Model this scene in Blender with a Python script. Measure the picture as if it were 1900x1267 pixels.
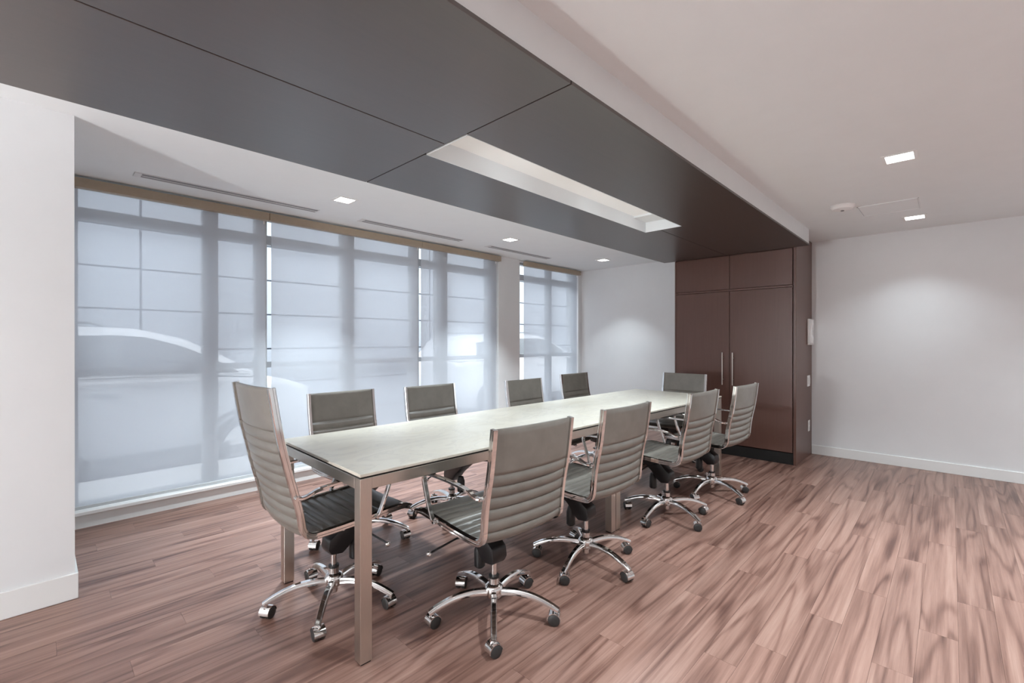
import bpy, bmesh, math, random
from mathutils import Vector, Matrix
random.seed(7)
for o in list(bpy.data.objects):
    bpy.data.objects.remove(o, do_unlink=True)
S = bpy.context.scene
C = S.collection
R = math.radians

# ------------------------------------------------------------------ camera
cam_d = bpy.data.cameras.new('camera')
cam_d.sensor_fit = 'HORIZONTAL'
cam_d.sensor_width = 36.0
cam_d.lens = 848.82 / 1900 * 36.0
cam_d.clip_start = 0.02
cam = bpy.data.objects.new('camera', cam_d)
C.objects.link(cam)
cam.location = (0, 0, 1.27)
cam.rotation_euler = (R(90 - 0.086), 0, R(43.807 - 90))
S.camera = cam

# ------------------------------------------------------------------ world, exposure
w = bpy.data.worlds.new('overcast_sky')
S.world = w
w.use_nodes = True
bg = w.node_tree.nodes['Background']
bg.inputs[0].default_value = (0.93, 0.945, 1.0, 1)
bg.inputs[1].default_value = 3.4
S.view_settings.view_transform = 'Standard'
S.view_settings.look = 'None'
S.view_settings.exposure = 0.36
S.view_settings.gamma = 1.0
S.view_settings.use_curve_mapping = False

LAMP_W = 21.0        # each ceiling downlight
SCONCE_W = 150.0

# ------------------------------------------------------------------ materials
def new_mat(name):
    m = bpy.data.materials.new(name)
    m.use_nodes = True
    nt = m.node_tree
    return m, nt, nt.nodes['Principled BSDF']

def setp(b, base=None, rough=None, metal=None, ior=None, coat=None, coat_r=None):
    if base is not None: b.inputs['Base Color'].default_value = (*base, 1)
    if rough is not None: b.inputs['Roughness'].default_value = rough
    if metal is not None: b.inputs['Metallic'].default_value = metal
    if ior is not None: b.inputs['IOR'].default_value = ior
    if coat is not None: b.inputs['Coat Weight'].default_value = coat
    if coat_r is not None: b.inputs['Coat Roughness'].default_value = coat_r

def tex_coord(nt, scale=(1, 1, 1), kind='Object', rand=False):
    tc = nt.nodes.new('ShaderNodeTexCoord')
    mp = nt.nodes.new('ShaderNodeMapping')
    mp.inputs['Scale'].default_value = scale
    src = tc.outputs[kind]
    if rand:
        oi = nt.nodes.new('ShaderNodeObjectInfo')
        mu = nt.nodes.new('ShaderNodeVectorMath'); mu.operation = 'MULTIPLY_ADD'
        cb = nt.nodes.new('ShaderNodeCombineXYZ')
        for i in range(3): nt.links.new(oi.outputs['Random'], cb.inputs[i])
        nt.links.new(cb.outputs[0], mu.inputs[0])
        mu.inputs[1].default_value = (53.0, 17.0, 91.0)
        nt.links.new(src, mu.inputs[2])
        src = mu.outputs[0]
    nt.links.new(src, mp.inputs['Vector'])
    return mp.outputs[0]

def noise(nt, vec, scale, detail=4, rough=0.55, dist=0.0):
    n = nt.nodes.new('ShaderNodeTexNoise')
    n.inputs['Scale'].default_value = scale
    n.inputs['Detail'].default_value = detail
    n.inputs['Roughness'].default_value = rough
    n.inputs['Distortion'].default_value = dist
    nt.links.new(vec, n.inputs['Vector'])
    return n.outputs['Fac']

def ramp(nt, fac, stops):
    r = nt.nodes.new('ShaderNodeValToRGB')
    el = r.color_ramp.elements
    while len(el) < len(stops): el.new(0.5)
    for e, (p, c) in zip(el, stops):
        e.position = p; e.color = (*c, 1)
    nt.links.new(fac, r.inputs['Fac'])
    return r.outputs['Color']

def bump(nt, b, height, strength, dist=0.002):
    n = nt.nodes.new('ShaderNodeBump')
    n.inputs['Strength'].default_value = strength
    n.inputs['Distance'].default_value = dist
    nt.links.new(height, n.inputs['Height'])
    nt.links.new(n.outputs['Normal'], b.inputs['Normal'])

def paint(name, col, rough=0.6, var=0.03, ns=6.0):
    m, nt, b = new_mat(name)
    setp(b, col, rough)
    v = tex_coord(nt)
    f = noise(nt, v, ns, 5)
    c2 = tuple(max(0, x * (1 - var)) for x in col)
    nt.links.new(ramp(nt, f, [(0.3, c2), (0.7, col)]), b.inputs['Base Color'])
    f2 = noise(nt, v, 220, 2)
    bump(nt, b, f2, 0.05, 0.0006)
    return m

M = {}
M['wall'] = paint('white_wall_paint', (0.785, 0.792, 0.80), 0.55, 0.02)
M['ceiling'] = paint('white_ceiling_paint', (0.845, 0.872, 0.88), 0.7, 0.02)
M['trim'] = paint('white_trim_gloss', (0.82, 0.82, 0.81), 0.3, 0.01)
M['tan'] = paint('tan_fascia', (0.40, 0.325, 0.245), 0.5, 0.05, 20)
M['frame'] = paint('grey_window_frame', (0.55, 0.57, 0.58), 0.4, 0.03)
M['white_plastic'] = paint('white_plastic', (0.85, 0.84, 0.83), 0.35, 0.01)
M['vent_dark'] = paint('vent_slot_grey', (0.26, 0.26, 0.27), 0.6, 0.05)
M['vent'] = paint('vent_white', (0.72, 0.72, 0.72), 0.5, 0.02)
M['black'] = paint('black_plastic', (0.012, 0.012, 0.013), 0.32, 0.1, 30)
M['rubber'] = paint('dark_rubber', (0.03, 0.028, 0.027), 0.5, 0.1, 30)
M['panel_cladding'] = paint('pale_blue_cladding', (0.43, 0.46, 0.51), 0.5, 0.05, 3)
M['joint'] = paint('dark_joint', (0.10, 0.115, 0.14), 0.8, 0.05)
M['concrete'] = paint('pale_concrete', (0.62, 0.62, 0.62), 0.8, 0.12, 4)
M['asphalt'] = paint('grey_asphalt', (0.16, 0.16, 0.17), 0.9, 0.2, 30)
M['car_paint'] = paint('white_car_paint', (0.78, 0.79, 0.82), 0.25, 0.01)
M['car_glass'] = paint('tinted_car_glass', (0.10, 0.11, 0.12), 0.10, 0.0)
M['car_grey'] = paint('grey_car_trim', (0.16, 0.17, 0.18), 0.4, 0.05)
M['subfloor'] = paint('brown_subfloor', (0.05, 0.026, 0.02), 0.8, 0.1)
M['backing'] = paint('black_backing', (0.01, 0.008, 0.007), 0.8, 0.1)

def metal(name, col, rough, brushed=False):
    m, nt, b = new_mat(name)
    setp(b, col, rough, 1.0)
    if brushed:
        v = tex_coord(nt, (3, 3, 260) if brushed == 'h' else (160, 160, 3))
        f = noise(nt, v, 6, 3)
        nt.links.new(ramp(nt, f, [(0.3, tuple(x * 0.9 for x in col)), (0.7, col)]), b.inputs['Base Color'])
        bump(nt, b, f, 0.06, 0.0005)
    else:
        v = tex_coord(nt)
        f = noise(nt, v, 40, 2)
        rr = ramp(nt, f, [(0.3, (rough * 0.8,) * 3), (0.7, (rough * 1.3,) * 3)])
        nt.links.new(rr, b.inputs['Roughness'])
    return m
M['chrome'] = metal('polished_chrome', (0.83, 0.82, 0.81), 0.07)
M['nickel'] = metal('brushed_nickel', (0.66, 0.61, 0.55), 0.3, 'v')
M['nickel_h'] = metal('brushed_nickel_rail', (0.66, 0.61, 0.55), 0.3, 'v')

# leather
m, nt, b = new_mat('grey_brown_leather')
setp(b, (0.15, 0.136, 0.12), 0.29, ior=1.55)
v = tex_coord(nt)
f = noise(nt, v, 14, 4)
nt.links.new(ramp(nt, f, [(0.3, (0.165, 0.148, 0.128)), (0.7, (0.20, 0.181, 0.158))]), b.inputs['Base Color'])
bump(nt, b, noise(nt, v, 420, 3), 0.12, 0.0006)
M['leather'] = m

# dark stained veneer
def veneer(name, c1, c2, rough, axis, ior):
    m, nt, b = new_mat(name)
    setp(b, c1, rough, ior=ior)
    sc = {'x': (1.2, 30, 30), 'z': (30, 30, 1.2)}[axis]
    v = tex_coord(nt, sc)
    f = noise(nt, v, 2.2, 6, 0.6, 0.4)
    nt.links.new(ramp(nt, f, [(0.25, c1), (0.75, c2)]), b.inputs['Base Color'])
    bump(nt, b, f, 0.04, 0.0006)
    return m
M['veneer'] = veneer('espresso_veneer', (0.108, 0.050, 0.037), (0.126, 0.060, 0.045), 0.32, 'z', 1.5)
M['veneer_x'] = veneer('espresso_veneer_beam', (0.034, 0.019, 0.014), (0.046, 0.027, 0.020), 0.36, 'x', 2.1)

# table top
m, nt, b = new_mat('cream_stone_top')
setp(b, (0.7, 0.67, 0.58), 0.28, ior=1.5)
v = tex_coord(nt, (1, 1.8, 1), rand=True)
f = noise(nt, v, 2.4, 8, 0.62, 1.6)
nt.links.new(ramp(nt, f, [(0.30, (0.64, 0.585, 0.485)), (0.46, (0.70, 0.655, 0.56)), (0.50, (0.63, 0.585, 0.505)), (0.535, (0.71, 0.665, 0.57)), (0.8, (0.73, 0.685, 0.59))]), b.inputs['Base Color'])
M['stone'] = m

# floor planks
m, nt, b = new_mat('red_brown_plank')
setp(b, (0.2, 0.1, 0.08), 0.34, ior=1.5)
vec = tex_coord(nt, (1.0, 1.0, 1.0), rand=True)
def mapped(sc):
    q = nt.nodes.new('ShaderNodeMapping'); q.inputs['Scale'].default_value = sc
    nt.links.new(vec, q.inputs['Vector']); return q.outputs[0]
def mth(op, a, b_, c=None):
    q = nt.nodes.new('ShaderNodeMath'); q.operation = op
    for i, t in enumerate((a, b_, c)):
        if t is None: continue
        if isinstance(t, (int, float)): q.inputs[i].default_value = t
        else: nt.links.new(t, q.inputs[i])
    return q.outputs[0]
contour = noise(nt, mapped((0.5, 6.0, 1.0)), 1.0, 2, 0.4, 0.1)      # growth rings cut flat
rings_ = mth('SINE', mth('MULTIPLY', contour, 48.0), 0.0)
rings_ = mth('SUBTRACT', 1.0, mth('POWER', mth('MULTIPLY_ADD', rings_, 0.5, 0.5), 3.0))
broad = noise(nt, mapped((0.6, 12.0, 1.0)), 1.0, 3, 0.55, 0.1)
ff = noise(nt, mapped((1.5, 62.0, 1.0)), 1.0, 5, 0.7)
patch = noise(nt, mapped((0.5, 2.2, 1.0)), 1.0, 2)
val = mth('MULTIPLY_ADD', rings_, 0.15, mth('MULTIPLY', ff, 0.52))
val = mth('MULTIPLY_ADD', broad, 0.40, val)
val = mth('MULTIPLY_ADD', patch, 0.22, val)
class _V: pass
m3 = _V(); m3.outputs = [mth('SUBTRACT', val, 0.165)]
col = ramp(nt, m3.outputs[0], [(0.30, (0.085, 0.038, 0.029)), (0.44, (0.178, 0.092, 0.070)), (0.57, (0.265, 0.149, 0.116)), (0.74, (0.365, 0.228, 0.182))])
oi = nt.nodes.new('ShaderNodeObjectInfo')
hv = nt.nodes.new('ShaderNodeHueSaturation')
mr = nt.nodes.new('ShaderNodeMapRange')
mr.inputs['To Min'].default_value = 0.92; mr.inputs['To Max'].default_value = 1.08
nt.links.new(oi.outputs['Random'], mr.inputs['Value'])
nt.links.new(mr.outputs[0], hv.inputs['Value'])
nt.links.new(col, hv.inputs['Color'])
nt.links.new(hv.outputs[0], b.inputs['Base Color'])
bump(nt, b, m3.outputs[0], 0.10, 0.0012)
M['plank'] = m

def emis(name, col, strength):
    m, nt, b = new_mat(name)
    setp(b, col, 0.5)
    b.inputs['Emission Color'].default_value = (*col, 1)
    b.inputs['Emission Strength'].default_value = strength
    return m
M['lamp_lens'] = emis('lit_lamp_lens', (1.0, 0.98, 0.95), 6.0)
M['globe'] = emis('lit_glass_globe', (.95, .98, 1.0), SCONCE_W / (4 * math.pi * .07 ** 2 * math.pi))
M['diffuser'] = emis('dim_slot_diffuser', (0.85, 0.84, 0.82), 0.12)

# window glass: mostly clear, a little mirror at glancing angles
m = bpy.data.materials.new('window_glass'); m.use_nodes = True
nt = m.node_tree; nt.nodes.clear()
out = nt.nodes.new('ShaderNodeOutputMaterial'); mixs = nt.nodes.new('ShaderNodeMixShader')
tr = nt.nodes.new('ShaderNodeBsdfTransparent'); gl = nt.nodes.new('ShaderNodeBsdfGlossy'); lw = nt.nodes.new('ShaderNodeLayerWeight')
tr.inputs[0].default_value = (0.93, 0.96, 0.96, 1); gl.inputs['Roughness'].default_value = 0.02; lw.inputs['Blend'].default_value = 0.5
pw = nt.nodes.new('ShaderNodeMath'); pw.operation = 'POWER'; pw.inputs[1].default_value = 5.0
nt.links.new(lw.outputs['Facing'], pw.inputs[0])
ma = nt.nodes.new('ShaderNodeMath'); ma.operation = 'MULTIPLY_ADD'; ma.inputs[1].default_value = 0.9; ma.inputs[2].default_value = 0.04
nt.links.new(pw.outputs[0], ma.inputs[0])
nt.links.new(ma.outputs[0], mixs.inputs[0]); nt.links.new(tr.outputs[0], mixs.inputs[1]); nt.links.new(gl.outputs[0], mixs.inputs[2])
nt.links.new(mixs.outputs[0], out.inputs[0])
M['glass'] = m

# sheer roller blind fabric: open weave, lets part of the view through
m = bpy.data.materials.new('sheer_screen_fabric'); m.use_nodes = True
nt = m.node_tree; nt.nodes.clear()
out = nt.nodes.new('ShaderNodeOutputMaterial'); mixs = nt.nodes.new('ShaderNodeMixShader')
tr = nt.nodes.new('ShaderNodeBsdfTransparent'); df = nt.nodes.new('ShaderNodeBsdfDiffuse'); tl = nt.nodes.new('ShaderNodeBsdfTranslucent')
m1 = nt.nodes.new('ShaderNodeMixShader'); m1.inputs[0].default_value = 0.42
df.inputs[0].default_value = (0.72, 0.74, 0.78, 1); tl.inputs[0].default_value = (0.74, 0.78, 0.84, 1)
nt.links.new(df.outputs[0], m1.inputs[1]); nt.links.new(tl.outputs[0], m1.inputs[2])
vv = tex_coord(nt, (1, 1, 1))
fz = noise(nt, vv, 900, 1)
mrr = nt.nodes.new('ShaderNodeMapRange'); mrr.inputs['To Min'].default_value = 0.54; mrr.inputs['To Max'].default_value = 0.59
nt.links.new(fz, mrr.inputs['Value']); nt.links.new(mrr.outputs[0], mixs.inputs[0])
nt.links.new(tr.outputs[0], mixs.inputs[1]); nt.links.new(m1.outputs[0], mixs.inputs[2])
nt.links.new(mixs.outputs[0], out.inputs[0])
M['screen'] = m

# ------------------------------------------------------------------ mesh helpers
class MB:
    def __init__(self): self.v = []; self.f = []
    def add(self, vs, fs):
        n = len(self.v); self.v += [tuple(p) for p in vs]
        self.f += [tuple(i + n for i in q) for q in fs]; return self
    def box(self, x0, x1, y0, y1, z0, z1):
        vs = [(x, y, z) for z in (z0, z1) for y in (y0, y1) for x in (x0, x1)]
        return self.add(vs, [(0, 2, 3, 1), (4, 5, 7, 6), (0, 1, 5, 4), (2, 6, 7, 3), (0, 4, 6, 2), (1, 3, 7, 5)])
    def loft(self, rings, caps=True):
        k = len(rings[0]); n = len(self.v); fs = []
        vs = [p for r in rings for p in r]
        for i in range(len(rings) - 1):
            for j in range(k):
                a = i * k + j; b_ = i * k + (j + 1) % k
                fs.append((a, b_, b_ + k, a + k))
        if caps:
            fs.append(tuple(range(k))[::-1]); fs.append(tuple((len(rings) - 1) * k + j for j in range(k)))
        return self.add(vs, fs)
    def lathe(self, prof, n=20, cx=0, cy=0, axis='z'):
        rings = []
        for (r, z) in prof:
            ring = []
            for j in range(n):
                a = 2 * math.pi * j / n; c, s = math.cos(a) * r, math.sin(a) * r
                ring.append((cx + c, cy + s, z) if axis == 'z' else ((z, cx + c, cy + s) if axis == 'x' else (cx + c, z, cy + s)))
            rings.append(ring)
        return self.loft(rings)
    def tube(self, pts, r, n=8):
        pts = [Vector(p) for p in pts]; rings = []
        up = Vector((0, 0, 1))
        for i, p in enumerate(pts):
            t = (pts[min(i + 1, len(pts) - 1)] - pts[max(i - 1, 0)]).normalized()
            a = t.cross(up)
            if a.length < 1e-3: a = t.cross(Vector((1, 0, 0)))
            a.normalize(); b_ = t.cross(a)
            rings.append([p + (a * math.cos(2 * math.pi * j / n) + b_ * math.sin(2 * math.pi * j / n)) * r for j in range(n)])
        return self.loft(rings)
    def prism(self, poly, x0, x1):      # poly in (y,z), extruded along x
        r0 = [(x0, y, z) for y, z in poly]; r1 = [(x1, y, z) for y, z in poly]
        return self.loft([r0, r1])
    def obj(self, name, mat, parent=None, smooth=False, bevel=0.0, seg=1, angle=35):
        me = bpy.data.meshes.new(name)
        bm = bmesh.new()
        vs = [bm.verts.new(p) for p in self.v]
        for q in self.f:
            try: bm.faces.new([vs[i] for i in q])
            except ValueError: pass
        bmesh.ops.recalc_face_normals(bm, faces=bm.faces)
        if bevel > 0:
            bmesh.ops.bevel(bm, geom=[e for e in bm.edges if e.calc_face_angle(0) > R(25)], offset=bevel, segments=seg, affect='EDGES', profile=0.6)
        bm.to_mesh(me); bm.free()
        me.materials.append(M[mat])
        if smooth:
            me.shade_smooth()
            try: me.set_sharp_from_angle(angle=R(angle))
            except Exception: pass
        o = bpy.data.objects.new(name, me); C.objects.link(o)
        if parent is not None: o.parent = parent
        return o

def tag(o, label=None, cat=None, group=None, kind=None):
    if label: o['label'] = label
    if cat: o['category'] = cat
    if group: o['group'] = group
    if kind: o['kind'] = kind
    return o

def empty(name, loc=(0, 0, 0), rz=0.0):
    o = bpy.data.objects.new(name, None); C.objects.link(o)
    o.empty_display_size = 0.1
    o.location = loc; o.rotation_euler = (0, 0, rz); return o

def copy_tree(o, parent=None):
    c = o.copy(); C.objects.link(c); c.parent = parent
    for ch in o.children: copy_tree(ch, c)
    return c

def bx(name, x0, x1, y0, y1, z0, z1, mat, parent=None, bevel=0.0):
    return MB().box(x0, x1, y0, y1, z0, z1).obj(name, mat, parent, bevel=bevel)

def area_light(name, loc, size, watts, parent, sy=None, col=(0.82, 0.94, 1.0), rot=(0, 0, 0), spread=180):
    d = bpy.data.lights.new(name, 'AREA'); d.energy = watts; d.color = col
    d.shape = 'RECTANGLE' if sy else 'SQUARE'; d.size = size
    if sy: d.size_y = sy
    d.spread = R(spread)
    o = bpy.data.objects.new(name, d); C.objects.link(o); o.location = loc; o.rotation_euler = rot; o.parent = parent
    return o

def chaikin(p, it=3):
    for _ in range(it):
        q = [p[0]]
        for a, b_ in zip(p[:-1], p[1:]):
            q.append(tuple(x * .75 + y * .25 for x, y in zip(a, b_))); q.append(tuple(x * .25 + y * .75 for x, y in zip(a, b_)))
        q.append(p[-1]); p = q
    return p

# ------------------------------------------------------------------ room shell
ZC, ZB = 2.38, 2.22
XW, XL, YR, YWIN = 6.066, -2.6, -3.0, 4.27
PX, PY = 0.135, 3.122       # pier corner

fl = bx('floor', XL, XW + 0.1, YR, 4.45, -0.12, -0.0085, 'subfloor')
tag(fl, 'red-brown wood plank floor of the meeting room', 'floor', kind='structure')
# planks along the room, each one an object
PWID, PLEN, GAP = 0.125, 1.22, 0.0007
full = MB().box(0, PLEN - GAP, GAP, PWID, -0.008, 0.0).obj('plank', 'plank', fl)
first = True
row = 0; y = -0.90
while y < 4.24:
    x = -0.55 - [0.0, 0.41, 0.82, 0.2, 0.61, 1.02][row % 6]
    while x < XW - 0.01:
        x0, x1 = max(x, -0.55), min(x + PLEN, XW)
        if x1 - x0 > 0.05:
            if x1 - x0 > PLEN - 0.001:
                o = full if first else full.copy()
                if not first: C.objects.link(o)
                first = False
                o.parent = fl; o.location = (x0, y, 0)
            else:
                o = MB().box(0, x1 - x0 - GAP, GAP, min(PWID, 4.255 - y), -0.008, 0.0).obj('plank', 'plank', fl)
                o.location = (x0, y, 0)
        x += PLEN
    row += 1; y += PWID
rest = MB()
yy = YR
while yy < -0.9001:
    rest.box(XL, XW, yy + GAP, min(yy + PWID, -0.9), -0.008, 0.0); yy += PWID
yy = -0.9
while yy < 3.12:
    rest.box(XL, -0.55, yy + GAP, yy + PWID, -0.008, 0.0); yy += PWID
tag(rest.obj('plank_field', 'plank', fl), kind='stuff')

tag(bx('ceiling', XL - .1, XW + .1, YR - .1, 4.6, ZC, ZC + 0.2, 'ceiling'), 'white plastered ceiling over the meeting room', 'ceiling', kind='structure')
tag(bx('wall_back', XW, XW + 0.15, YR, 4.5, -0.1, ZC, 'wall'), 'white end wall behind the dark wardrobe', 'wall', kind='structure')
tag(bx('wall_left', XL - 0.15, XL, YR, 4.5, -0.1, ZC, 'wall'), 'white side wall behind the globe floor lamp', 'wall', kind='structure')
tag(bx('wall_rear', XL, XW, YR - 0.15, YR, -0.1, ZC, 'wall'), 'white wall opposite the windows', 'wall', kind='structure')
tag(bx('wall_pier', XL, PX, PY, 4.5, -0.1, ZC, 'wall'), 'white pier standing proud of the window wall', 'wall', kind='structure')
ww = MB()
ww.box(PX, 6.2, 4.28, 4.5, 2.36, ZC)                 # head
ww.box(PX, 4.60, 4.262, 4.5, -0.1, 0.085)            # upstand
ww.box(4.60, XW, 4.262, 4.5, -0.1, 0.085)
ww.box(4.195, 4.605, YWIN, 4.5, -0.1, ZC)            # pier between the windows
ww.box(5.97, XW, YWIN, 4.5, -0.1, ZC)
tag(ww.obj('wall_window', 'wall'), 'white window wall around the tall glazing', 'wall', kind='structure')

# baseboards
bb = MB().box(XL, PX + .012, PY - .012, PY, 0, 0.125); bb.box(PX, PX + .012, PY, 4.26, 0, 0.125)
tag(bb.obj('baseboard_pier', 'trim', bevel=0.002), 'white baseboard around the pier', 'baseboard', kind='structure')
tag(bx('baseboard_back', XW - .012, XW, YR, 1.131, 0, 0.10, 'trim', bevel=0.002), 'white baseboard along the end wall beside the wardrobe', 'baseboard', kind='structure')
tag(bx('baseboard_corner', XW - .012, XW, 2.41, 4.255, 0, 0.10, 'trim', bevel=0.002), 'white baseboard between the wardrobe and the window', 'baseboard', kind='structure')
sill = MB().box(PX, XW - .012, 4.245, 4.262, 0, 0.088)
so = sill.obj('trim_1', 'trim')
tag(so, 'white upstand board below the windows', 'trim', kind='structure')
MB().box(PX, XW - .012, 4.225, 4.33, 0.088, 0.115).obj('sill_cap', 'white_plastic', so, bevel=0.004)

# ------------------------------------------------------------------ soffit with dark panels
BL, BR_, BE, XJ, YJ = 2.53, 1.015, 5.335, 1.375, 1.765
S0, S1, SA, SB, ST = 1.384, 3.71, 1.61, 1.935, 2.325
so = MB()
so.box(XL, BE, SB, BL - .004, ZB + .018, ZC); so.box(XL, BE, BR_ + .006, SA, ZB + .018, ZC)
so.box(XL, S0, SA, SB, ZB + .018, ZC); so.box(S1, BE, SA, SB, ZB + .018, ZC); so.box(S0, S1, SA, SB, ST, ZC)
sof = so.obj('ceiling_soffit', 'ceiling')
tag(sof, 'dropped white soffit clad below with dark espresso panels and a light slot', 'soffit', kind='structure')
bkb = MB()
bkb.box(XL, BE - .004, SB, BL - .008, ZB + .015, ZB + .018); bkb.box(XL, BE - .004, BR_ + .004, SA, ZB + .015, ZB + .018)
bkb.box(XL, S0, SA, SB, ZB + .015, ZB + .018); bkb.box(S1, BE - .004, SA, SB, ZB + .015, ZB + .018)
bkb.obj('backing_board', 'backing', sof)
g = 0.0028
def panel(poly):
    vs = [(x, y, ZB) for x, y in poly] + [(x, y, ZB + .015) for x, y in poly]; n = len(poly)
    fs = [tuple(range(n)), tuple(range(n, 2 * n))[::-1]] + [(i, (i + 1) % n, n + (i + 1) % n, n + i) for i in range(n)]
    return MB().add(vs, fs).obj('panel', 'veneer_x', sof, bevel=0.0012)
panel([(XL, BR_), (XJ - g, BR_), (XJ - g, YJ - g), (XL, YJ - g)])
panel([(XL, YJ + g), (XJ - g, YJ + g), (XJ - g, BL), (XL, BL)])
panel([(XJ + g, BR_), (BE, BR_), (BE, YJ + .035 - g), (S1, YJ + .035 - g), (S1, SA), (XJ + g, SA)])
panel([(XJ + g, SB), (S1, SB), (S1, YJ + .035 + g), (BE, YJ + .035 + g), (BE, BL), (XJ + g, BL)])
ln = MB()
ln.box(S0, S1, SB - .004, SB, ZB - .001, ST); ln.box(S0, S1, SA, SA + .004, ZB - .001, ST)
ln.box(S0, S0 + .004, SA, SB, ZB - .001, ST); ln.box(S1 - .004, S1, SA, SB, ZB - .001, ST)
ln.obj('slot_lining', 'ceiling', sof)
bx('slot_diffuser', S0 + .004, S1 - .22, SA + .004, SB - .004, ST - .006, ST, 'diffuser', sof)
for xx in (1.95, 2.83, 3.40):
    MB().lathe([(.001, 0), (.03, 0), (.03, -.008), (.001, -.008)], 16, xx, 1.70).obj('slot_lamp', 'lamp_lens', sof).location = (0, 0, ST - .006)
    area_light('slot_lamp_light', (xx, 1.70, ST - .018), .05, 6.6, sof, spread=130)
bx('slot_end_cap', S1 - .216, S1 - .004, SA + .004, SB - .004, ST - .02, ST, 'ceiling', sof)

# ------------------------------------------------------------------ windows
def window(name, x0, x1, mulls, label, trans=(2.115, 2.195), mid=(1.035, 1.085), z0=0.115, z1=2.36):
    e = empty(name, ((x0 + x1) / 2, 4.37, z0)); tag(e, label, 'window', kind='structure')
    off = -Vector(e.location)
    def part(nm, a, b_, c, d, p, q, mat, bev=0.0):
        o = bx(nm, a, b_, c, d, p, q, mat, e, bev); o.location = off; return o
    ya, yb = 4.335, 4.41
    edges = [(x0, x0 + .03)] + mulls + [(x1 - .03, x1)]
    part('frame_head', x0, x1, ya, yb, z1 - .03, z1, 'frame')
    part('frame_sill', x0, x1, ya, yb, z0, z0 + .03, 'frame')
    for (a, b_) in edges: part('mullion', a, b_, ya, yb, z0 + .03, z1 - .03, 'frame')
    for (a, b_) in zip(edges[:-1], edges[1:]):
        l, r_ = a[1], b_[0]
        part('transom', l, r_, ya + .005, yb - .005, *trans, 'frame')
        part('transom', l, r_, ya + .01, yb - .01, *mid, 'frame')
        for (p, q) in ((z0 + .03, mid[0]), (mid[1], trans[0]), (trans[1], z1 - .03)):
            part('pane', l, r_, 4.37, 4.376, p, q, 'glass')
window('window_1', PX + .04, 4.195, [(.935, 1.04), (1.32, 1.41), (2.095, 2.225), (2.905, 3.0), (3.25, 3.405), (4.06, 4.14)], 'tall glazed window wall of grey mullions behind sheer blinds')
window('window_2', 4.605, 5.97, [(5.30, 5.38)], 'tall grey-framed window between the white pier and the end wall')

# ------------------------------------------------------------------ roller blinds
def blind(x0, x1, fx0, fx1, label, zt=2.378):
    e = empty('roller_blind', ((x0 + x1) / 2, 4.255, zt)); tag(e, label, 'blind', 'sheer roller blinds on the windows')
    off = -Vector(e.location)
    o = bx('fascia', fx0, fx1, 4.205, 4.262, 2.300, 2.364, 'tan', e, .002); o.location = off
    o = bx('fabric', x0, x1, 4.272, 4.2735, 0.135, 2.30, 'screen', e); o.location = off
    o = bx('hem_bar', x0, x1, 4.268, 4.278, 0.121, 0.143, 'frame', e, .002); o.location = off
    o = MB().tube([(x1 - .012, 4.262, 2.298), (x1 - .012, 4.262, 2.272)], .006, 6).obj('chain_stop', 'white_plastic', e); o.location = off
blind(PX + .035, 1.375, PX + .035, 1.388, 'wide sheer roller blind with tan fascia beside the white pier, parked car behind')
blind(1.425, 2.945, 1.392, 2.957, 'sheer roller blind with tan fascia behind the second window-side chair, car bonnet showing through')
blind(2.985, 4.150, 2.961, 4.185, 'sheer roller blind with tan fascia next to the narrow wall pier, second car showing through')
blind(4.69, 5.935, 4.665, 5.955, 'sheer roller blind on its own window between the wall pier and the end wall')

# ------------------------------------------------------------------ ceiling fixtures
def downlight(x, y, sx, sy, label, group, watts=LAMP_W, spread=105):
    e = empty('downlight', (x, y, ZC)); tag(e, label, 'ceiling light', group)
    t = .018; f = MB()
    f.box(-sx / 2 - t, sx / 2 + t, -sy / 2 - t, -sy / 2, -.004, 0); f.box(-sx / 2 - t, sx / 2 + t, sy / 2, sy / 2 + t, -.004, 0)
    f.box(-sx / 2 - t, -sx / 2, -sy / 2, sy / 2, -.004, 0); f.box(sx / 2, sx / 2 + t, -sy / 2, sy / 2, -.004, 0)
    f.obj('trim_frame', 'trim', e)
    bx('lens', -sx / 2, sx / 2, -sy / 2, sy / 2, -.002, 0, 'lamp_lens', e)
    area_light('lamp', (0, 0, -.008), sx * .9, watts, e, sy * .9, spread=spread)
    return e
G1, G2 = 'downlights over the window side', 'downlights in the ceiling across the soffit'
downlight(1.69, 3.45, .12, .12, 'small square lit downlight beside the first long slot vent', G1, LAMP_W * 1.15, 84)
downlight(3.61, 3.49, .12, .12, 'small square lit downlight between the second and third slot vents', G1, LAMP_W * 1.15, 84)
downlight(5.41, 3.45, .12, .12, 'small square lit downlight above the corner of window and end wall', G1, LAMP_W * .3, 84)
downlight(3.625, .225, .14, .13, 'square lit downlight in the open ceiling before the smoke detector', G2)
downlight(5.475, .235, .14, .13, 'square lit downlight close to the end wall past the ceiling hatch', G2, LAMP_W * .18)
downlight(1.62, .225, .14, .13, 'square lit downlight above the first chairs, beside the soffit', G2)
downlight(-.6, .225, .14, .13, 'square lit downlight by the side wall end of the soffit', G2)
for xx, nm in ((5.475, 'far'), (3.625, 'middle'), (1.775, 'near'), (-.6, 'side')):
    downlight(xx, -1.7, .14, .13, {'far': 'square lit downlight by the rear wall corner of the end wall', 'middle': 'square lit downlight second from the end wall in the rear row', 'near': 'square lit downlight third from the end wall in the rear row', 'side': 'square lit downlight in the rear row by the side wall'}[nm], 'downlights in the rear row')

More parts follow.
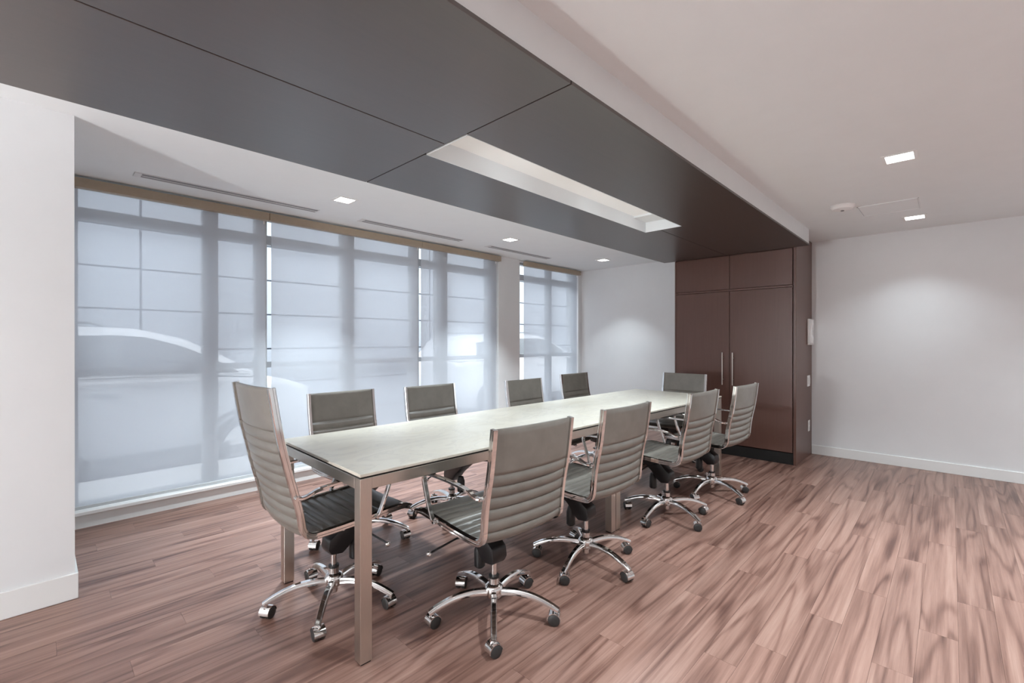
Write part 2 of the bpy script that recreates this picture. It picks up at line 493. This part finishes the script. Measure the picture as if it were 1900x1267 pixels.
def vent(x0, x1, y0, label):
    e = empty('slot_vent', ((x0 + x1) / 2, y0 + .05, ZC)); tag(e, label, 'vent', 'linear slot vents in the window-side ceiling')
    L = (x1 - x0) / 2
    bx('frame', -L, L, -.052, .052, -.003, 0, 'vent', e)
    bx('end_cap', -L, -L + .035, -.046, .046, -.006, -.003, 'vent', e)
    for yy in (-.038, .006):
        bx('slot', -L + .04, L - .01, yy, yy + .032, -.0045, -.003, 'vent_dark', e)
    bx('slat', -L + .04, L - .01, -.004, .004, -.007, -.003, 'vent', e)
vent(.455, 1.675, 3.862, 'long slot vent in the ceiling starting near the white pier')
vent(2.06, 3.27, 3.862, 'long slot vent in the ceiling between the first two window-side downlights')
vent(3.66, 4.80, 3.862, 'long slot vent in the ceiling above the narrow wall pier')

e = empty('smoke_detector', (4.60, .645, ZC)); tag(e, 'round white smoke detector on the ceiling beside the soffit', 'detector')
MB().lathe([(.001, 0), (.085, 0), (.085, -.012), (.07, -.03), (.03, -.038), (.001, -.038)], 28).obj('housing', 'white_plastic', e, smooth=True)
MB().lathe([(.001, -.036), (.012, -.036), (.012, -.044), (.001, -.044)], 12).obj('sensor_cap', 'vent_dark', e)
e = empty('access_hatch', (4.92, .372, ZC)); tag(e, 'flat white access hatch in the ceiling between the downlights', 'hatch')
bx('hatch_door', -.185, .185, -.183, .183, -.004, 0, 'ceiling', e)
hf = MB(); a, t = .192, .006
hf.box(-a, a, -a, -a + t, -.006, 0); hf.box(-a, a, a - t, a, -.006, 0); hf.box(-a, -a + t, -a, a, -.006, 0); hf.box(a - t, a, -a, a, -.006, 0)
hf.obj('hatch_frame', 'ceiling', e)

# globe lamp by the side wall
e = empty('floor_lamp', (-2.25, 1.556, 0)); tag(e, 'lit globe floor lamp on a thin pole standing by the side wall', 'floor lamp')
MB().lathe([(.001, 0), (.15, 0), (.15, .018), (.02, .03), (.001, .03)], 28).obj('base', 'nickel', e, smooth=True)
MB().lathe([(.010, .028), (.010, .93)], 12).obj('pole', 'nickel', e, smooth=True)
MB().lathe([(.012, .92), (.04, .935), (.04, .96), (.012, .965)], 18).obj('socket', 'nickel', e, smooth=True)
gp = [(max(.001, .07 * math.sin(math.pi * k / 12)), 1.03 - .07 * math.cos(math.pi * k / 12)) for k in range(13)]
MB().lathe(gp, 24).obj('globe', 'globe', e, smooth=True)

# ------------------------------------------------------------------ wardrobe
FX = 5.345; WY0, WY1 = 1.132, 2.405
e = empty('wardrobe', (FX, (WY0 + WY1) / 2, 0)); tag(e, 'built-in dark espresso wardrobe with two tall doors and two upper doors', 'wardrobe')
off = -Vector(e.location)
def wp(nm, a, b_, c, d, p, q, mat='veneer', par=None, bev=0.0015):
    o = bx(nm, a, b_, c, d, p, q, mat, par or e, bev)
    if par is None: o.location = off
    return o
wp('carcass', FX + .03, XW - .003, WY0 + .025, WY1 - .02, .0, ZC - .004, 'veneer')
wp('side_panel', FX, XW - .003, WY0, WY0 + .024, 0, ZC - .004)
wp('side_panel', FX + .002, XW - .003, WY1 - .018, WY1, 0, ZC - .004)
wp('plinth', FX + .012, FX + .029, WY0 + .026, WY1 - .02, 0, .118, 'backing')
wp('cross_rail', FX - .002, FX + .029, WY0 + .03, WY1 - .02, 1.822, 1.842)
ym = 1.776
for (c, d, hy) in ((WY0 + .034, ym - .002, 1.734), (ym + .002, WY1 - .020, 1.842)):
    dr = wp('door', FX, FX + .022, c, d, .124, 1.818)
    hb = MB().tube([(FX - .035, hy, .78), (FX - .035, hy, 1.14)], .0065, 10)
    for zz in (.84, 1.08): hb.tube([(FX - .035, hy, zz), (FX + .002, hy, zz)], .005, 8)
    h = hb.obj('handle', 'nickel', dr, smooth=True); h['label'] = 'slim brushed metal bar handle'
    wp('upper_door', FX, FX + .022, c, d, 1.846, 2.214)

# fittings on the wardrobe's side panel
e = empty('intercom', (5.93, WY0, 1.365)); tag(e, 'white wall intercom handset high on the wardrobe side panel', 'intercom')
bx('base', -.105, .125, -.022, 0, -.14, .145, 'white_plastic', e, .006)
hs = [(-.022, -.125), (-.05, -.12), (-.052, -.07), (-.04, -.03), (-.04, .04), (-.052, .08), (-.05, .13), (-.022, .13)]
MB().prism(hs, -.09, -.03).obj('handset', 'white_plastic', e, bevel=.004)
bx('keypad', .0, .09, -.025, -.022, -.08, .02, 'vent', e)
e = empty('light_switch', (5.885, WY0, .83)); tag(e, 'white light switch plate on the wardrobe side panel below the intercom', 'switch')
bx('plate', -.06, .06, -.007, 0, -.06, .06, 'white_plastic', e, .002)
for xx in (-.028, .028): bx('rocker', xx - .018, xx + .018, -.012, -.007, -.036, .036, 'white_plastic', e, .002)
e = empty('wall_outlet', (5.91, WY0, .335)); tag(e, 'white power outlet low on the wardrobe side panel near the floor', 'outlet')
bx('plate', -.037, .037, -.006, 0, -.06, .06, 'white_plastic', e, .002)
for zz in (-.026, .026): bx('socket', -.018, .018, -.008, -.006, zz - .016, zz + .016, 'vent', e)

# ------------------------------------------------------------------ tables
TROT = R(-1.5); TL, TW, TZ = 1.806, 0.90, 0.75
t0 = Vector((.872, 1.654, 0)); tx = Vector((math.cos(TROT), math.sin(TROT), 0))
def table(loc, label):
    e = empty('conference_table', loc, TROT); tag(e, label, 'table', 'two conference tables pushed end to end')
    bx('tabletop', .001, TL - .001, 0, TW, TZ - .013, TZ, 'stone', e, .002)
    bx('shadow_gap', .006, TL - .006, .006, TW - .006, TZ - .020, TZ - .013, 'backing', e)
    L = .05; zt, za = TZ - .020, TZ - .066
    for (x, y) in ((.002, .002), (TL - L - .002, .002), (.002, TW - L - .002), (TL - L - .002, TW - L - .002)):
        bx('leg', x, x + L, y, y + L, .006, zt, 'nickel', e, .0015)
        bx('foot_pad', x + .004, x + L - .004, y + .004, y + L - .004, 0, .006, 'black', e)
    bx('apron', .052, TL - .052, .002, .052, za, zt, 'nickel_h', e, .0015)
    bx('apron', .052, TL - .052, TW - .052, TW - .002, za, zt, 'nickel_h', e, .0015)
    bx('apron', .002, .052, .052, TW - .052, za, zt, 'nickel_h', e, .0015)
    bx('apron', TL - .052, TL - .002, .052, TW - .052, za, zt, 'nickel_h', e, .0015)
    return e
table(t0, 'cream-topped brushed metal conference table half nearer the white pier')
table(t0 + tx * (TL + .003), 'cream-topped brushed metal conference table half nearer the wardrobe')

# ------------------------------------------------------------------ chairs
def arclen(p):
    s = [0]
    for a, b_ in zip(p[:-1], p[1:]): s.append(s[-1] + math.dist(a, b_))
    return s
def resample(p, ds):
    s = arclen(p); n = max(2, int(s[-1] / ds)); out = []; i = 0
    for k in range(n + 1):
        t = s[-1] * k / n
        while i < len(s) - 2 and s[i + 1] < t: i += 1
        u = (t - s[i]) / max(1e-9, s[i + 1] - s[i])
        out.append((t, tuple(a + (b_ - a) * u for a, b_ in zip(p[i], p[i + 1]))))
    return out
def frames(pts):
    res = []
    for i in range(len(pts)):
        a, b_ = pts[max(i - 1, 0)], pts[min(i + 1, len(pts) - 1)]
        ty, tz = b_[0] - a[0], b_[1] - a[1]; l = math.hypot(ty, tz) or 1
        res.append((ty / l, tz / l))
    return res
def sweep_yz(pts, xs, sec):        # planar sweep: section a -> x, b -> in-plane normal
    rings = []
    for (p, x, t) in zip(pts, xs, frames(pts)):
        n = (-t[1], t[0])
        rings.append([(x + a, p[0] + n[0] * b_, p[1] + n[1] * b_) for a, b_ in sec])
    return MB().loft(rings)

HW = .216
def sling(pr, s0, s1, smooth_to, ribs_to, pitch, name, parent, bow):
    rings = []; pts = [p for _, p in pr]; fr = frames(pts)
    for (s, p), t in zip(pr, fr):
        if s < s0 - 1e-6 or s > s1 + 1e-6: continue
        n = (-t[1], t[0])
        if s < smooth_to or s > ribs_to:
            h = .013
            e = min(1, (s - pr[0][0]) / .02, (pr[-1][0] - s) / .02); h *= .35 + .65 * max(0, e) ** .5
            d = abs(s - smooth_to) if s < smooth_to else abs(s - ribs_to)
            h *= .2 + .8 * min(1, d / .014) ** .5
        else:
            ph = (s - smooth_to) / pitch; h = .0006 + .0144 * abs(math.sin(math.pi * ph)) ** .45
        f, bk = [], []
        for j in range(9):
            q = -1 + j / 4.0; x = q * HW
            taper = 1 - .6 * abs(q) ** 5; c = -bow * (1 - q * q)
            f.append((x, p[0] + n[0] * (h * taper + c), p[1] + n[1] * (h * taper + c)))
            bk.append((x, p[0] + n[0] * (-h * taper + c), p[1] + n[1] * (-h * taper + c)))
        rings.append(f + bk[::-1])
    return MB().loft(rings).obj(name, 'leather', parent, smooth=True, angle=42)

def mesh_ball(r, c, n=10):
    prof = [(max(.0005, r * math.sin(math.pi * k / 8)), c[2] - r * math.cos(math.pi * k / 8)) for k in range(9)]
    return MB().lathe(prof, n, c[0], c[1])

def make_chair(name, prof, panel_len, n_ribs_len, arm):
    e = empty(name)
    path = chaikin(prof, 4)
    pr = resample(path, .0046)
    tot = pr[-1][0]
    # parameter of the bend (lowest-back corner)
    bend = max(pr, key=lambda q: -q[1][0] - q[1][1])[0]
    lows = [s for s, p in pr if p[1] < .475 and p[0] > -.14]
    cut = bend + .02
    sling(pr, 0, cut, panel_len, tot - .12, .0485, 'backrest', e, .012)
    sling(pr, cut - .0026, tot, panel_len, tot - .12, .0485, 'seat', e, .008)
    sec = [(-.008, -.014), (.008, -.014), (.0105, -.011), (.0105, -.0035), (.006, -.002), (.006, .002), (.0105, .0035), (.0105, .011), (.008, .014), (-.008, .014)]
    rp = [p for _, p in resample(path, .012)]
    for sx in (-1, 1):
        sweep_yz(rp, [sx * .225] * len(rp), [(a * sx, b_) for a, b_ in sec]).obj('side_rail', 'chrome', e, smooth=True, angle=25)
        ap = chaikin(arm, 3)
        sw = sweep_yz([(p[0], p[1]) for p in ap], [sx * p[2] for p in ap], [(-.011, -.004), (-.008, -.0065), (.008, -.0065), (.011, -.004), (.011, .004), (.008, .0065), (-.008, .0065), (-.011, .004)])
        for q in (arm[0], arm[-1]):
            sw.tube([(sx * .222, q[0], q[1]), (sx * (q[2] + .012), q[0], q[1])], .009, 8)
        sw.obj('armrest', 'chrome', e, smooth=True, angle=30)
    # spreaders between the rails
    zb = min(p[1] for p in prof) - .004
    MB().tube([(-.222, -.06, zb - .006), (.222, -.06, zb - .006)], .009, 8).obj('spreader', 'chrome', e, smooth=True)
    MB().tube([(-.222, .15, zb - .002), (.222, .15, zb - .002)], .009, 8).obj('spreader', 'chrome', e, smooth=True)
    # tilt mechanism
    mech = [(-.046, .275), (-.032, .248), (.026, .240), (.055, .262), (.10, .315), (.19, .385), (.21, .425), (.20, .438), (.06, .438), (.035, .388), (-.008, .342), (-.04, .322)]
    k = MB().prism(mech, -.044, .044).obj('tilt_mechanism', 'black', e, smooth=True, bevel=.012, seg=2, angle=40)
    MB().prism([(.03, .428), (.22, .428), (.22, .442), (.03, .442)], -.11, .11).obj('mounting_plate', 'black', k)
    MB().lathe([(.001, .180), (.02, .180), (.027, .188), (.027, .262), (.018, .29), (.001, .29)], 16, 0, .108).obj('tension_knob', 'black', k, smooth=True)
    for sx, yy, zz in ((-1, .085, .345), (1, .115, .338)):
        lv = MB().tube([(sx * .03, .06, .37), (sx * .16, .075, .372), (sx * .285, yy, zz)], .0045, 6).obj('lever', 'black', e, smooth=True)
        mesh_ball(.0125, (sx * .297, yy, zz - .003)).obj('lever_ball', 'chrome', lv, smooth=True)
    # column and star base
    MB().lathe([(.014, .165), (.014, .25)], 16).obj('gas_lift', 'chrome', e, smooth=True)
    MB().lathe([(.014, .172), (.0245, .172), (.0245, .183), (.014, .183)], 16).obj('collar', 'black', e)
    MB().lathe([(.001, .052), (.017, .052), (.019, .075), (.034, .085), (.043, .10), (.043, .128), (.036, .140), (.0235, .146), (.0235, .174), (.012, .174), (.001, .172)], 24).obj('base_hub', 'chrome', e, smooth=True)
    lp = chaikin([(.032, .112), (.11, .121), (.19, .112), (.26, .088), (.303, .066)], 2)
    rings = []
    for i, (r_, z) in enumerate(lp):
        u = i / (len(lp) - 1); hw = .0165 - .0035 * u; hh = .0135 - .005 * u
        a, b_ = lp[max(i - 1, 0)], lp[min(i + 1, len(lp) - 1)]; l = math.hypot(b_[0] - a[0], b_[1] - a[1]); n = (-(b_[1] - a[1]) / l, (b_[0] - a[0]) / l)
        rings.append([(r_ + n[0] * q, yy, z + n[1] * q) for yy, q in ((-hw, -hh), (hw, -hh), (hw, hh * .25), (hw * .6, hh), (-hw * .6, hh), (-hw, hh * .25))])
    leg0 = MB().loft(rings).obj('base_leg', 'chrome', e, smooth=True, angle=40)
    # caster (hood and two wheels), local to the leg
    cr, cx = .027, .292
    hood = []
    for k_ in range(13):
        a = R(-5 + 185 * k_ / 12); ca, sa = math.cos(a), math.sin(a)
        hood.append([(ca * (cr + q), yy, cr + sa * (cr + q)) for yy, q in ((-.024, .0015), (.024, .0015), (.024, .0045), (-.024, .0045))])
    hb = MB().loft(hood); hb.lathe([(.006, cr + .02), (.006, .072)], 10, .012, 0)
    hb.box(-.012, .022, -.004, .004, cr - .01, cr + cr)
    h0 = hb.obj('caster_hood', 'chrome', leg0, smooth=True, angle=30); h0.location = (cx - .008, 0, 0)
    wheels = []
    for s_ in (-1, 1):
        prof_ = [(.001, s_ * .0055), (cr - .002, s_ * .0055), (cr, s_ * .008), (cr, s_ * .021), (cr - .003, s_ * .024), (.010, s_ * .026), (.001, s_ * .026)]
        wl = MB().lathe(prof_, 20, 0, cr, axis='y').obj('caster_wheel', 'rubber', leg0, smooth=True, angle=40)
        wl.location = (cx - .008, 0, 0); wheels.append(wl)
    legs = [leg0]
    for k_ in range(1, 5): legs.append(copy_tree(leg0, e))
    for k_, l in enumerate(legs):
        l.rotation_euler = (0, 0, R(72 * k_))
    return e

mid_prof = [(-.272, .925), (-.262, .84), (-.246, .73), (-.228, .66), (-.212, .56), (-.205, .452), (-.11, .446), (.05, .452), (.22, .462), (.285, .462), (.315, .447)]
arm_mid = [(-.205, .640, .236), (-.18, .640, .248), (-.12, .668, .250), (.165, .668, .250), (.208, .655, .250), (.195, .60, .250), (.14, .462, .248), (.135, .452, .236)]
high_prof = [(-.362, 1.082), (-.345, .97), (-.326, .86), (-.285, .69), (-.250, .56), (-.235, .448), (-.13, .446), (.03, .452), (.2, .462), (.255, .462), (.285, .447)]
arm_high = [(-.268, .625, .236), (-.24, .622, .248), (-.17, .655, .250), (.125, .660, .250), (.168, .648, .250), (.155, .60, .250), (.10, .462, .248), (.095, .452, .236)]

def place(ch, x, y, th, base, label, group, cat='chair'):
    ch.location = (x, y, 0); ch.rotation_euler = (0, 0, R(th - 90))
    tag(ch, label, cat, group)
    legs = [c for c in ch.children if c.name.split('.')[0] == 'base_leg']
    for k, l in enumerate(legs):
        l.rotation_euler = (0, 0, R(base - (th - 90) + 72 * k))
        a = random.uniform(-70, 70)
        for s_ in l.children: s_.rotation_euler = (0, 0, R(a))

proto = make_chair('office_chair', mid_prof, .19, 6, arm_mid)
GR = 'ribbed leather chairs around the conference table'
W_, N_ = 'window side', 'open side'
spots = [
    (1.477, 1.533, 85.8, 10, 'grey ribbed swivel chair with its back to the open floor, nearest the pier'),
    (2.193, 1.515, 88.5, -24, 'grey ribbed swivel chair with its back to the open floor, just before the table seam'),
    (3.172, 1.487, 88.5, 33, 'grey ribbed swivel chair with its back to the open floor, just past the table seam'),
    (3.905, 1.436, 87.3, 30, 'grey ribbed swivel chair with its back to the open floor, nearest the wardrobe'),
    (1.452, 2.735, -90.5, 25, 'brown-lit ribbed swivel chair against the windows, in front of the parked car bonnet'),
    (2.130, 2.660, -91, 8, 'brown-lit ribbed swivel chair against the windows, in front of the gap between two blinds'),
    (3.029, 2.490, -90, 20, 'brown-lit ribbed swivel chair against the windows, in front of the narrow wall pier'),
    (3.956, 2.615, -90, 15, 'brown-lit ribbed swivel chair against the windows, in front of the separate end window'),
    (4.490, 2.037, 180, 50, 'grey ribbed swivel chair at the table end, backed by the wardrobe'),
]
chs = [proto] + [copy_tree(proto) for _ in spots[1:]]
for ch, (x, y, th, ba, lb) in zip(chs, spots): place(ch, x, y, th, ba, lb, GR)
hi = make_chair('office_chair', high_prof, .185, 9, arm_high)
place(hi, 1.005, 2.165, .5, 16.5, 'tall high-backed ribbed swivel chair at the table end facing the wardrobe', GR)

# ------------------------------------------------------------------ outside
ZG = -.30
tag(bx('sidewalk', -8, 16, 4.5, 5.62, -.16, -.02, 'concrete'), 'pale concrete sidewalk outside the windows', 'sidewalk', kind='structure')
tag(bx('curb', -8, 16, 5.62, 5.75, ZG, -.03, 'concrete'), 'concrete curb between sidewalk and driveway', 'curb', kind='structure')
tag(bx('driveway', -12, 22, 5.75, 10.2, ZG - .1, ZG, 'asphalt'), 'grey asphalt driveway outside the windows', 'road', kind='structure')
cw = bx('wall_outside', -10.7, 19.2, 10.02, 10.3, ZG, 5.2, 'joint')
tag(cw, 'pale panel-clad building wall across the driveway', 'wall', kind='structure')
pn = MB().box(.018, 5.982, -.02, .02, .015, .675).obj('panel', 'panel_cladding', cw)
pn.location = (1.25, 10.0, 1.80)
for i in range(-2, 3):
    for j in range(-3, 5):
        if (i, j) == (0, 0): continue
        o = pn.copy(); C.objects.link(o); o.parent = cw; o.location = (1.25 + 6 * i, 10.0, 1.80 + .69 * j)

def make_car():
    e = empty('parked_car')
    # local: x forward (front = +2.3), y to the far side, z up from the ground
    def sect(hw, z0, z1):
        return [(-hw * .93, z0), (-hw, z0 + .14), (-hw, z0 + .5 * (z1 - z0)), (-hw * .985, z1 - .10), (-hw * .93, z1 - .02), (-hw * .8, z1), (hw * .8, z1), (hw * .93, z1 - .02), (hw * .985, z1 - .10), (hw, z0 + .5 * (z1 - z0)), (hw, z0 + .14), (hw * .93, z0)]
    st = [(-2.3, .70, .45, .95), (-2.22, .84, .32, 1.15), (-1.9, .91, .26, 1.19), (-1.0, .925, .24, 1.20), (0, .93, .24, 1.20), (.9, .93, .24, 1.185), (1.25, .92, .24, 1.16), (1.6, .915, .24, 1.13), (1.95, .90, .26, 1.07), (2.18, .85, .30, .98), (2.28, .74, .36, .86), (2.31, .6, .45, .75)]
    MB().loft([[(x, y, z) for y, z in sect(hw, z0, z1)] for x, hw, z0, z1 in st]).obj('body', 'car_paint', e, smooth=True, angle=50)
    cs = [(-2.12, 1.17, .80, 1.22, .76), (-1.75, 1.18, .86, 1.62, .68), (-1.2, 1.19, .875, 1.70, .66), (-.3, 1.19, .88, 1.725, .66), (.42, 1.19, .88, 1.705, .655), (.85, 1.18, .87, 1.60, .67), (1.22, 1.16, .86, 1.41, .72), (1.64, 1.12, .84, 1.145, .80)]
    MB().loft([[(x, -hb, zb), (x, -(hb + hr) / 2 - .02, (zb + zr) / 2), (x, -hr, zr - .05), (x, -hr + .12, zr), (x, hr - .12, zr), (x, hr, zr - .05), (x, (hb + hr) / 2 + .02, (zb + zr) / 2), (x, hb, zb)] for x, zb, hb, zr, hr in cs]).obj('cabin', 'car_paint', e, smooth=True, angle=50)
    def side_glass(poly, s):   # poly of (x, z); y from cabin slope
        def yy(x, z):
            # interpolate the cabin side at x
            for a, b_ in zip(cs[:-1], cs[1:]):
                if a[0] <= x <= b_[0]:
                    u = (x - a[0]) / (b_[0] - a[0]); q = [p + (r_ - p) * u for p, r_ in zip(a, b_)]
                    break
            _, zb, hb, zr, hr = q; zm = (zb + zr) / 2; hm = (hb + hr) / 2 + .02
            if z < zm: return hb + (hm - hb) * (z - zb) / (zm - zb)
            return hm + (hr - hm) * min(1, (z - zm) / (zr - .05 - zm))
        x0, x1 = min(p[0] for p in poly), max(p[0] for p in poly)
        def cut(x):            # lowest and highest z of the outline at x
            zs = []
            for (xa, za), (xb, zb_) in zip(poly, poly[1:] + poly[:1]):
                if min(xa, xb) - 1e-9 <= x <= max(xa, xb) + 1e-9:
                    zs += [za, zb_] if abs(xb - xa) < 1e-9 else [za + (zb_ - za) * (x - xa) / (xb - xa)]
            return min(zs), max(zs)
        rings = []
        for i in range(13):
            x = x0 + (x1 - x0) * i / 12; lo_, hi_ = cut(x); hi_ = max(hi_, lo_ + .004)
            zz = [lo_ + (hi_ - lo_) * k / 5 for k in range(6)]
            rings.append([(x, s * (yy(x, z) + .012), z) for z in zz] + [(x, s * (yy(x, z) - .02), z) for z in zz[::-1]])
        return MB().loft(rings).obj('side_window', 'car_glass', e, smooth=True)
    for s in (-1, 1):
        side_glass([(-1.0, 1.22), (.12, 1.22), (.12, 1.625), (-.95, 1.62)], s)
        bp = side_glass([(.125, 1.22), (.295, 1.22), (.295, 1.628), (.125, 1.63)], s); bp.name = 'door_pillar'; bp.data.materials[0] = M['car_grey']
        side_glass([(.30, 1.22), (1.36, 1.20), (1.12, 1.36), (.82, 1.51), (.5, 1.61), (.30, 1.625)], s)
        side_glass([(-1.72, 1.24), (-1.12, 1.23), (-1.10, 1.59), (-1.62, 1.53)], s)
        MB().tube([(-1.5, s * .62, 1.70), (-1.4, s * .62, 1.745), (.05, s * .62, 1.755), (.15, s * .62, 1.72)], .014, 6).obj('roof_rail', 'car_grey', e, smooth=True)
        for hx in (-.78, .16):
            MB().box(hx - .11, hx + .11, s * .945 - .012, s * .945 + .012, 1.03, 1.055).obj('door_handle', 'car_paint', e, bevel=.004)
        MB().box(-1.5, 1.45, s * .935 - .008, s * .935 + .008, 1.165, 1.185).obj('belt_moulding', 'car_paint', e)
        MB().box(-1.25, 1.25, s * .925 - .02, s * .925 + .02, .24, .40).obj('sill_cladding', 'car_grey', e, bevel=.01)
        MB().lathe([(.001, -.09), (.06, -.08), (.075, 0), (.05, .08), (.001, .09)], 12, 1.02, 1.26, axis='y').obj('mirror', 'car_paint', e, smooth=True).location = (0, s * .98, 0)
        for wx in (-1.35, 1.40):
            tyre = MB().lathe([(.20, s * .70), (.335, s * .71), (.35, s * .74), (.35, s * .90), (.335, s * .925), (.22, s * .93), (.20, s * .92)], 28, wx, .35, axis='y').obj('wheel', 'rubber', e, smooth=True, angle=40)
            MB().lathe([(.001, s * .90), (.07, s * .915), (.19, s * .90), (.215, s * .93)], 20, wx, .35, axis='y').obj('rim', 'chrome', tyre, smooth=True)
            ring = []
            for k in range(19):
                a = R(-8 + 196 * k / 18)
                ring.append([(wx + math.cos(a) * q, s * yv, .35 + math.sin(a) * q) for q, yv in ((.37, .90), (.43, .90), (.42, .945), (.375, .945))])
            MB().loft(ring).obj('wheel_arch', 'car_grey', e, smooth=True)
        MB().box(2.12, 2.27, s * .62 - .14, s * .62 + .14, .80, .93).obj('headlight', 'car_glass', e, bevel=.02)
    return e
car = make_car()
car.location = (.34, 7.05, ZG)
tag(car, 'white car parked along the driveway behind the wide blind by the pier', 'car', 'cars parked on the driveway')
c2 = copy_tree(car); c2.location = (7.75, 7.6, ZG)
tag(c2, 'white car parked further on, showing behind the blind next to the wall pier', 'car', 'cars parked on the driveway')
